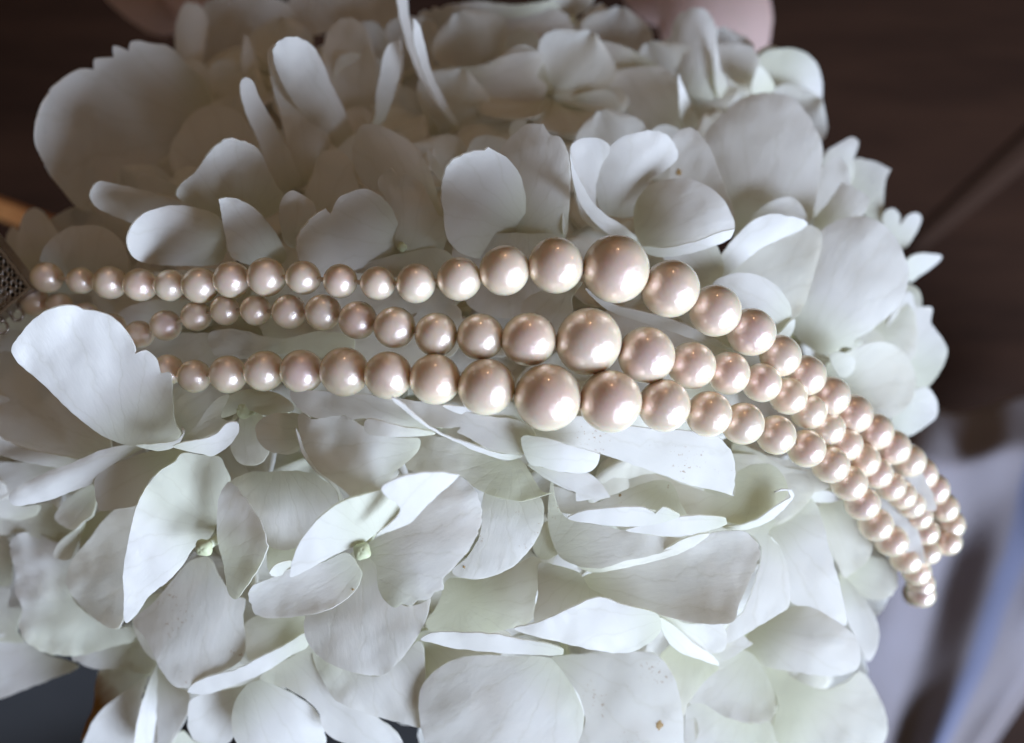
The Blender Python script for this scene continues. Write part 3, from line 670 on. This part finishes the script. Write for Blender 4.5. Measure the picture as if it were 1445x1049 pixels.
f = floret(330, 470, -8)
P(f, '', '130,400 220,385 320,380 400,400 410,470 330,520 220,515 150,470', '330,470', -5.5, .02, -.02, .4, .3, m='C')
P(f, '', '170,480 260,470 360,480 420,520 390,570 280,580 190,560', '330,470', -6.5, .0, .0, .4, .3, m='C')
P(f, '', '360,400 470,385 600,400 650,440 640,500 540,530 420,520 370,470', '380,470', -5, .02, -.02, .4, .3, m='C')
f = floret(60, 450, -10)
P(f, '', '-30,400 40,385 130,395 190,430 170,470 80,480 -10,470', '60,450', -6, .02, 0, .3, .2)
f = floret(1200, 640, -6)
P(f, '', '1150,590 1200,625 1245,665 1290,735 1304,795 1275,775 1235,722 1190,680 1150,640', '1160,620', .8, -.05, -.05)
P(f, '', '1130,530 1190,570 1250,620 1300,665 1322,720 1295,715 1240,665 1180,620 1130,580', '1150,550', 1.2, -.05, -.05)
# --- inner florets that close the head behind those in view
def obovate():
    bm = bmesh.new(); n, k = 10, 8; rows = []
    uvl = bm.loops.layers.uv.new('UVMap'); uvd = {}
    for i in range(n + 1):
        u = i / n; wdt = 0.62 * math.sin(math.pi * min(1, u * 0.93 + 0.07) ** 1.25) ** 0.75 * (0.55 + 0.5 * u) if u < 1 else 0.10
        row = []
        for j in range(k + 1):
            s = 2 * j / k - 1
            v = bm.verts.new((u, s * wdt, 0.10 * u * u + 0.12 * s * s * wdt - 0.06 * u ** 4 * (s * s) + 0.03 * math.sin(5 * s + 4 * u)))
            uvd[v] = (u * 11, s * wdt * 11); row.append(v)
        rows.append(row)
    for i in range(n):
        for j in range(k):
            fc = bm.faces.new((rows[i][j], rows[i + 1][j], rows[i + 1][j + 1], rows[i][j + 1]))
            for l in fc.loops: l[uvl].uv = uvd[l.vert]
    me = bpy.data.meshes.new('petal'); bm.to_mesh(me); bm.free(); smooth(me); return me
OBO_C = obovate(); OBO_C.materials.append(MATS['C'])
OBO_W = OBO_C.copy(); OBO_W.materials.clear(); OBO_W.materials.append(MATS['W'])
HEADPOLY = [(150, 170), (320, 110), (560, 90), (800, 100), (980, 130), (1090, 190), (1150, 300), (1190, 400), (1210, 500), (1170, 600), (1130, 720),
            (1150, 860), (1150, 1000), (900, 1000), (640, 930), (420, 900), (230, 880), (90, 800), (0, 700), (0, 560), (110, 460), (170, 380), (180, 260)]
spots = []
rg = random.Random(3)
tries = 0
while len(spots) < 34 and tries < 6000:
    tries += 1
    q = (rg.uniform(0, 1240), rg.uniform(80, 1010))
    if inside(q, HEADPOLY) and all(math.dist(q, s) > 135 for s in spots): spots.append(q)
for (x, y) in spots:
    hb = -10.5 + rg.uniform(-1.5, 1.5)
    e = floret(x, y, hb, stalk=True)
    p = ray(x, y, dome(x, y) + hb)
    px1, py1 = ray(x + 20, y, dome(x + 20, y)) - ray(x - 20, y, dome(x - 20, y)), ray(x, y - 20, dome(x, y - 20)) - ray(x, y + 20, dome(x, y + 20))
    nrm = px1.cross(py1).normalized()
    q0 = nrm.to_track_quat('Z', 'Y'); r0 = rg.uniform(0, 6.28)
    for k in range(4):
        o = bpy.data.objects.new('petal', OBO_W if rg.random() < .4 else OBO_C); COL.objects.link(o); o.parent = e
        q = q0 @ Matrix.Rotation(r0 + k * math.pi / 2 + rg.uniform(-.1, .1), 3, 'Z').to_quaternion() @ Matrix.Rotation(rg.uniform(-.25, .2), 3, 'X').to_quaternion()
        o.rotation_mode = 'QUATERNION'; o.rotation_quaternion = q
        sc = rg.uniform(12, 14.5) * MM; o.scale = (sc, sc, sc)
        sm = o.modifiers.new('thickness', 'SOLIDIFY'); sm.thickness = 0.012; sm.offset = -1
# deeper petals, one mass, closing the head where nothing can be told apart
def inner_mass():
    bm = bmesh.new(); uvl = bm.loops.layers.uv.new('UVMap'); src = OBO_C
    pos = [(300, 170), (400, 120), (480, 170), (560, 110), (620, 200), (690, 120), (780, 150), (860, 110), (950, 160), (1030, 130), (430, 260), (330, 250), (230, 330), (130, 400), (540, 290), (660, 290), (880, 260), (1080, 200),
           (60, 560), (40, 680), (80, 800), (170, 700), (230, 860), (330, 900), (420, 860), (540, 900), (650, 950), (760, 960), (900, 960), (1020, 960), (1120, 930), (1150, 820), (1130, 700), (250, 480), (400, 470), (550, 470), (980, 700), (1060, 640), (1150, 480), (1120, 380)]
    for (x, y) in pos:
        h = dome(x, y) - 13.5 + rg.uniform(-2, 2); c = ray(x, y, h); r0 = rg.uniform(0, 6.28)
        for k in range(4):
            mt = Matrix.Translation(c) @ Matrix.Rotation(r0 + k * math.pi / 2, 4, 'Z') @ Matrix.Rotation(rg.uniform(-.2, .2), 4, 'X') @ Matrix.Scale(rg.uniform(11.5, 13.5) * MM, 4)
            vv = [bm.verts.new(mt @ v.co) for v in src.vertices]
            for p in src.polygons:
                fc = bm.faces.new([vv[i] for i in p.vertices]); fc.smooth = True
                for l, li in zip(fc.loops, p.loop_indices): l[uvl].uv = src.uv_layers[0].data[li].uv
    me = bpy.data.meshes.new('inner_petals'); bm.to_mesh(me); bm.free()
    o = new_obj('inner_petals', me, head, [MATS['C']])
    tag(o, kind='stuff')
inner_mass()
# main stem, from the head down to the table
tube('stem', [head_c, head_c + Vector((-.004, -.01, -.05)), head_c + Vector((-.02, -.03, -.10)), Vector((head_c.x - .03, head_c.y - .05, TABLE_Z + .004))], .0030, .0036, M_STALK, head, 12)

# ------------------------------------------------------------------ pearl necklace
necklace = tag(empty('pearl_necklace', ray(60, 410, dome(60, 410) + 6)),
               'three-strand graduated cream pink pearl necklace with square silver clasp', 'necklace')
def pearl_mesh():
    bm = bmesh.new(); bmesh.ops.create_uvsphere(bm, u_segments=40, v_segments=24, radius=1.0)
    for v in bm.verts:
        d = noise.noise(v.co * 0.9) * 0.022 + noise.noise(v.co * 2.4) * 0.007
        v.co *= 1 + d
    me = bpy.data.meshes.new('pearl'); bm.to_mesh(me); bm.free(); smooth(me); me.materials.append(M_PEARL); return me
def pitted_mesh():
    bm = bmesh.new(); bmesh.ops.create_uvsphere(bm, u_segments=64, v_segments=40, radius=1.0)
    for v in bm.verts:
        d = noise.noise(v.co * 0.9) * 0.015 + noise.noise(v.co * 7) * 0.012 * max(0, -v.co.x + .2) + noise.noise(v.co * 14) * 0.006 * max(0, -v.co.x + .3)
        v.co *= 1 + d
    me = bpy.data.meshes.new('pearl'); bm.to_mesh(me); bm.free(); smooth(me); me.materials.append(M_PEARL); return me
PEARL, PITTED = pearl_mesh(), pitted_mesh()
ST = [
 # x, y, r, lift over the dome
 '66,392,20 114,396,17.5 155,399,21.5 198,402,21.5 240,403,21 282,403,23.5 327,395,23.5 376,391,25.5 428,392,22.5 480,397,22.5 533,400,22.5 587,400,26 648,394,29 712,382,34 784,374.5,38.5 869,380,45 946,408,38 1009,438.5,34 1060,469,31.5 1101,502,27 1137,530,25.5 1171,559,24 1203,584,22.5 1234,609,21.5 1259,631,20.5 1282,650,19.5 1301,668,19 1318,690,18.5 1331,716,18 1340,740,18 1336,764,17.5',
 '14,424,17 50,427,18 84,432,17 120,446,18 158,462,18 197,472,18 234,459.5,20 277,446.5,19.5 318,438,19.5 361,438,20 408,440,22.5 456,441,24 505,452,25 557,462.5,27 615.5,472.5,28.5 678,475.5,31.5 746,479.5,36.5 831,482.5,44.5 912,501.5,37 976,516,31.5 1028,527,28 1075,540,26 1112,559,24.5 1141,581,22.5 1167,604,21.5 1191,627,20.5 1216,649,20 1237,668,19 1256,686,18.5 1272,698,18 1285,711,18 1295,728,17.5 1304,751,17.5 1307,778,17',
 '60,470,17 100,490,18 140,505,18 185,516,19 237,522,20 274,531,21.5 322,528.5,24.5 373,523.5,26.5 426,524,28.5 486,525,32 548,530,31 614,535.5,35 686.5,546.5,38.5 773,561,45 861,566.5,41 937,572.5,34.5 1000,584.5,30.5 1048,598,27.5 1095,614,26 1138,633,24 1172,656,22 1198,682,20.5 1217,711,19.5 1236,740,19 1258,763,18.5 1279,787,18 1293,806,17.5 1299,823,17 1300,838,16.5',
]
ARC = [(66, -10), (300, -2), (560, 5.5), (750, 7.5), (900, 6.5), (1050, 1.0), (1150, -6.0), (1220, -13), (1280, -20), (1345, -28)]
def strand_h(x):
    if x <= ARC[0][0]: return ARC[0][1]
    for (x0, h0), (x1, h1) in zip(ARC, ARC[1:]):
        if x <= x1:
            t = (x - x0) / (x1 - x0); return h0 + (h1 - h0) * t
    return ARC[-1][1]
prnd = random.Random(11)
for si, s in enumerate(ST):
    pts = []
    for t in s.split():
        x, y, r = map(float, t.split(','))
        if x > 1120: r *= 1 + .14 * min(1, (x - 1120) / 80)
        h = strand_h(x) + (0.8, 0.0, 1.2)[si] + 2.5 * math.exp(-((x - 700) / 420) ** 4)
        if si == 1 and x < 400: h -= (400 - x) * 0.006
        if si == 2 and x > 1190: h -= (x - 1190) * 0.05
        pts.append((ray(x, y, h), r * (D0 - h * MM) / FPX, x))
    for q in range(2):
        gr = [1.0] * len(pts)
        for i in range(len(pts) - 1):
            d = (pts[i + 1][0] - pts[i][0]).length; g = d / (pts[i][1] + pts[i + 1][1])
            if g > 1.0:
                gr[i] = max(gr[i], min(g, 1.07)); gr[i + 1] = max(gr[i + 1], min(g, 1.07))
        pts = [(p, r * (1 + (k - 1) * .5), x) for (p, r, x), k in zip(pts, gr)]
    # the strand goes on round the far side of the bloom
    last, prev = pts[-1][0], pts[-2][0]
    for k in range(1, 4):
        d = (last - Vector((0, 0, D0))).normalized()
        pts.append((last + d * pts[-1][1] * 1.95 * k + Vector((-.0001, 0, 0)) * k * k, pts[-1][1], 9999))
    strand = tube('strand', [p for p, r, x in pts], .00028, .00028, M_SILK, necklace, 6)
    for i, (p, r, x) in enumerate(pts):
        me = PITTED if (si == 2 and abs(x - 937) < 1) else PEARL
        o = bpy.data.objects.new('pearl', me); COL.objects.link(o)
        o.parent = strand; o.matrix_parent_inverse = Matrix.Translation(-parent_world(necklace)) if False else Matrix.Identity(4)
        o.location = p - Vector((0, 0, 0))
        k = 1.0
        o.scale = (r * prnd.uniform(.985, 1.03), r * prnd.uniform(.995, 1.03), r * prnd.uniform(.99, 1.03))
        o.rotation_euler = (0, 0, 0) if me is PITTED else tuple(prnd.uniform(0, 6.28) for _ in range(3))
# clasp: a square box with a pierced filigree face
cl_c = ray(-18, 398, -10.5)
clasp = empty('clasp', cl_c, necklace)
def boxes(name, lst, material, bevel=0.00015):
    bm = bmesh.new()
    for (c, s) in lst:
        r = bmesh.ops.create_cube(bm, size=1.0)
        for v in r['verts']: v.co = Vector((v.co.x * s[0] + c[0], v.co.y * s[1] + c[1], v.co.z * s[2] + c[2]))
    if bevel: bmesh.ops.bevel(bm, geom=list(bm.edges), offset=bevel, segments=2, profile=.5, affect='EDGES')
    me = bpy.data.meshes.new(name); bm.to_mesh(me); bm.free()
    o = bpy.data.objects.new(name, me); COL.objects.link(o); o.parent = clasp; me.materials.append(material)
    return o
A_ = 0.0096; T_ = 0.0005; RZ = math.radians(-52)
ROT = Matrix.Rotation(RZ, 4, 'Z') @ Matrix.Rotation(math.radians(6), 4, 'X')
parts = []
parts.append(boxes('box', [((0, 0, -.0016), (A_ - .0008, A_ - .0008, .0022))], M_CLASPD))
for i in range(4):
    a = i * math.pi / 2
    o = boxes('rim', [((A_ / 2, 0, -.0004), (T_, A_ + T_ * .98, .0026))], M_CLASP, .0002)
    o.data.transform(Matrix.Rotation(a, 4, 'Z') @ Matrix.Scale(1 + .004 * i, 4, (0, 0, 1))); parts.append(o)
def filigree():
    bm = bmesh.new(); n = 9; st = (A_ - .0009) / n
    for i in range(n):
        for j in range(n):
            c = Vector(((i - (n - 1) / 2) * st, (j - (n - 1) / 2) * st, .0003 + .00008 * ((i + j) % 2)))
            R, r = st * .44, st * .13; rings = []
            for a in range(12):
                th = a * math.pi / 6; k = 1 + .14 * math.cos(4 * th)
                cc = c + Vector((math.cos(th) * R * k, math.sin(th) * R * k, 0))
                rings.append([bm.verts.new(cc + Vector((math.cos(th) * math.cos(b * math.pi / 3) * r, math.sin(th) * math.cos(b * math.pi / 3) * r, math.sin(b * math.pi / 3) * r))) for b in range(6)])
            for a in range(12):
                for b in range(6):
                    bm.faces.new((rings[a][b], rings[(a + 1) % 12][b], rings[(a + 1) % 12][(b + 1) % 6], rings[a][(b + 1) % 6]))
    for i in range(n - 1):
        for j in range(n - 1):
            if (i * 3 + j * 5) % 4 == 0: continue
            c = Vector(((i - (n - 2) / 2) * st, (j - (n - 2) / 2) * st, .0005))
            bmesh.ops.create_icosphere(bm, subdivisions=2, radius=st * .19, matrix=Matrix.Translation(c))
    me = bpy.data.meshes.new('filigree'); bm.to_mesh(me); bm.free(); smooth(me); me.materials.append(M_CLASP)
    o = bpy.data.objects.new('filigree', me); COL.objects.link(o); o.parent = clasp; return o
parts.append(filigree())
for k in (-1, 0, 1):
    bm = bmesh.new(); R, r = .0009, .0002; rings = []
    for a in range(16):
        th = a * math.pi / 8
        rings.append([bm.verts.new((A_ / 2 + .0009 + (R + r * math.cos(b * math.pi / 4)) * math.cos(th), k * .0030 + (R + r * math.cos(b * math.pi / 4)) * math.sin(th), r * math.sin(b * math.pi / 4) - .001)) for b in range(8)])
    for a in range(16):
        for b in range(8): bm.faces.new((rings[a][b], rings[(a + 1) % 16][b], rings[(a + 1) % 16][(b + 1) % 8], rings[a][(b + 1) % 8]))
    me = bpy.data.meshes.new('loop'); bm.to_mesh(me); bm.free(); smooth(me); me.materials.append(M_CLASP)
    o = bpy.data.objects.new('loop', me); COL.objects.link(o); o.parent = clasp; parts.append(o)
for o in parts: o.matrix_basis = ROT

# ------------------------------------------------------------------ blurred things behind
# blush rose petals at the top
r1 = tag(empty('rose', ray(1010, -40, -75)), 'blurred blush pink rose petal behind the bloom, right of the top middle', 'flower', 'pink roses behind the hydrangea')
P(r1, '', '930,40 935,-20 960,-60 1020,-70 1065,-40 1084,0 1085,50 1070,90 1010,110 950,90', '1000,-60', -28, -.05, .15, -2.5, 3.0, m='K', thick=.5)
P(r1, '', '1015,-70 1060,-45 1088,5 1086,60 1072,88 1074,30 1056,-10 1020,-45', '1040,-60', -25, -.5, -.1, 0, .5, m='K', thick=.5)
P(r1, '', '880,-60 960,-90 1010,-50 990,20 930,40 880,0', '950,-60', -34, 0, 0, -1, 1, m='K', thick=.5)
r2 = tag(empty('rose', ray(220, -30, -70)), 'blurred blush pink rose petals behind the bloom at the top left', 'flower', 'pink roses behind the hydrangea')
P(r2, '', '105,-60 140,-10 170,18 205,44 235,52 262,40 300,20 320,-60 200,-90', '230,-70', -26, .25, .0, -2, 2.0, m='K', thick=.5)
P(r2, '', '190,-60 215,-20 245,18 262,40 285,20 300,-50 240,-80', '260,-60', -22, -.35, -.2, .5, 1, m='K', thick=.5)

def cloth_mat(name, c1, c2, c3):
    m, nt, out = mat(name); L = nt.links.new
    tc = N(nt, 'ShaderNodeTexCoord')
    wv = N(nt, 'ShaderNodeTexNoise', Scale=18.0, Detail=3.0); L(tc.outputs['Object'], wv.inputs['Vector'])
    r = ramp(nt, [(0.35, c1), (0.6, c2), (0.72, c3)]); L(wv.outputs[0], r.inputs[0])
    uv = N(nt, 'ShaderNodeUVMap', uv_map='UVMap'); sx = N(nt, 'ShaderNodeSeparateXYZ'); L(uv.outputs[0], sx.inputs[0])
    st = math_(nt, 'ADD', sx.outputs[0], math_(nt, 'MULTIPLY', wv.outputs[0], 0.10))
    rs = ramp(nt, [(0.60, (0, 0, 0)), (0.64, (1, 1, 1)), (0.70, (1, 1, 1)), (0.75, (0, 0, 0))]); L(st, rs.inputs[0])
    p = N(nt, 'ShaderNodeBsdfPrincipled', Roughness=0.75)
    L(mixc(nt, math_(nt, 'MULTIPLY', rs.outputs[0], 0.55), r.outputs[0], (0.085, 0.125, 0.27)), p.inputs['Base Color'])
    p.inputs['Sheen Weight'].default_value = 0.2
    wb = N(nt, 'ShaderNodeTexWave', Scale=900.0); L(tc.outputs['Object'], wb.inputs['Vector'])
    b = N(nt, 'ShaderNodeBump', Strength=0.2, Distance=0.0002); L(wb.outputs[0], b.inputs['Height']); L(b.outputs[0], p.inputs['Normal'])
    L(p.outputs[0], out.inputs[0]); return m
M_CLOTH = cloth_mat('lavender_cloth', (0.17, 0.145, 0.15), (0.21, 0.19, 0.215), (0.20, 0.195, 0.25))
def interp(tab, v):
    for (a, b), (c, d) in zip(tab, tab[1:]):
        if v <= c: return b + (d - b) * (v - a) / (c - a)
    return tab[-1][1]
def cloth_fn(u, v):
    # draped ribbon of cloth running down behind the bloom's right side
    py = 570 + 620 * v
    xl = interp([(0, 1300), (.25, 1250), (.5, 1215), (1, 1180)], v)
    xr = interp([(0, 1600), (.35, 1560), (.6, 1475), (.8, 1390), (1, 1310)], v)
    px = xl + (xr - xl) * u
    fold = 3.2 * math.sin(u * 8 + 2.6 * v + .9 * math.sin(4 * v)) + 1.2 * math.sin(u * 17 - 4 * v + 1) + 2 * noise.noise((u * 4, v * 5, 3))
    h = -135 + fold - 18 * max(0, .12 - v) / .12 - 26 * max(0, u - .88) / .12
    return ray(px, py + 14 * math.sin(u * 9) * (1 - v), h)
tag(sheet('cloth', cloth_fn, 90, 60, M_CLOTH, thick=.0008), 'blurred lavender blue cloth hanging in folds at the lower right', 'cloth')

M_HIGHLIGHT = simple('painted_highlight', (0.048, 0.025, 0.016), 0.8, 0, 30, (0.032, 0.017, 0.011), spec=.1)
def highlight_strip():
    # added strip on the table, painted lighter to show a wood edge's highlight
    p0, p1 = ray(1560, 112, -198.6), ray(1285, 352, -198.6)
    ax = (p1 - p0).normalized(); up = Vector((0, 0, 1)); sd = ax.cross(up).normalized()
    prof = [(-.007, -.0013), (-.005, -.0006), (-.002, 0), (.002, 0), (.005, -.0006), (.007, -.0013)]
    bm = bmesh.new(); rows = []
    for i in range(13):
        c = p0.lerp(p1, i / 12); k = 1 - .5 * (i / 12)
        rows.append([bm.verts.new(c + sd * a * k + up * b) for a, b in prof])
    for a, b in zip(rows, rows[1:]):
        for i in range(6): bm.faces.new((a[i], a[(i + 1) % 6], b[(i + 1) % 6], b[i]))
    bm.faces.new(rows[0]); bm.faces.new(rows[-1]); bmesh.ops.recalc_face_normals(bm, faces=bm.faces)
    me = bpy.data.meshes.new('edge_highlight'); bm.to_mesh(me); bm.free(); smooth(me)
    return new_obj('edge_highlight', me, None, [M_HIGHLIGHT])
tag(highlight_strip(), 'blurred brown wood-edge highlight painted as a strip, slanting across the right background', 'light streak')

M_WARM_STREAK = simple('painted_warm_light', (0.55, 0.25, 0.085), 0.5, 0, 60, (0.30, 0.12, 0.04))
def warm_streak():  # added bar; warm light on the wood is painted in as its orange colour
    p0, p1 = ray(-90, 262, -120), ray(140, 345, -120)
    ax = (p1 - p0).normalized(); up = Vector((0, 0, 1)); sd = ax.cross(up).normalized()
    prof = [(-.0028, -.004), (-.0028, .0018), (-.0018, .0030), (.0018, .0030), (.0028, .0018), (.0028, -.004)]
    bm = bmesh.new(); rows = []
    for i in range(9):
        c = p0.lerp(p1, i / 8) + up * .0008 * math.sin(i)
        rows.append([bm.verts.new(c + sd * a + up * b) for a, b in prof])
    for a, b in zip(rows, rows[1:]):
        for i in range(6): bm.faces.new((a[i], a[(i + 1) % 6], b[(i + 1) % 6], b[i]))
    bm.faces.new(rows[0]); bm.faces.new(rows[-1]); bmesh.ops.recalc_face_normals(bm, faces=bm.faces)
    me = bpy.data.meshes.new('warm_light_streak'); bm.to_mesh(me); bm.free()
    return new_obj('warm_light_streak', me, None, [M_WARM_STREAK])
tag(warm_streak(), 'streak of warm light on wood, painted as an orange bar, behind the clasp at the left edge', 'light streak')

M_SLATE = simple('slate_cloth', (0.021, 0.021, 0.0225), 0.9, 0, 80, (0.014, 0.0145, 0.016), .3, 900)
def slate_fn(u, v):
    px, py = -200 + 900 * u, 860 + 420 * v
    return ray(px, py, -150 + 4 * math.sin(u * 9 + v * 4) + 3 * math.sin(v * 11 + 2 * u))
tag(sheet('napkin', slate_fn, 50, 30, M_SLATE, thick=.0008), 'dark slate blue cloth seen in the gap at the lower left', 'cloth')
bpy.context.view_layer.update()
# small brown blemishes lying on single petals
M_SPOT = simple('petal_blemish', (0.36, 0.20, 0.06), 0.7, 0, 900, (0.55, 0.40, 0.20))
dg = bpy.context.evaluated_depsgraph_get()
for (px, py, rp) in ((930, 1024, 7.5), (958, 243, 6.0), (875, 699, 2.6), (1148, 1060, 3), (655, 800, 2.6), (498, 832, 2.0)):
    o0 = Vector((0, 0, D0)); d0 = (ray(px, py, 0) - o0).normalized()
    ok, loc, nr, _, ob, _ = S.ray_cast(dg, o0, d0)
    if not ok or not ob.name.startswith('petal') or not ob.parent: continue
    if nr.z < 0: nr = -nr
    q = nr.to_track_quat('Z', 'Y'); R_ = rp * PXMM * MM; bm = bmesh.new(); n = 14; rr = random.Random(int(px))
    ring = [bm.verts.new(loc + q @ Vector((math.cos(t) * R_ * k, math.sin(t) * R_ * k * .8, .00003))) for t, k in ((i * 2 * math.pi / n, rr.uniform(.6, 1.15)) for i in range(n))]
    c = bm.verts.new(loc + nr * .00014)
    for i in range(n): bm.faces.new((c, ring[i], ring[(i + 1) % n]))
    me = bpy.data.meshes.new('blemish'); bm.to_mesh(me); bm.free(); smooth(me)
    new_obj('blemish', me, ob.parent, [M_SPOT])
bpy.context.view_layer.update()
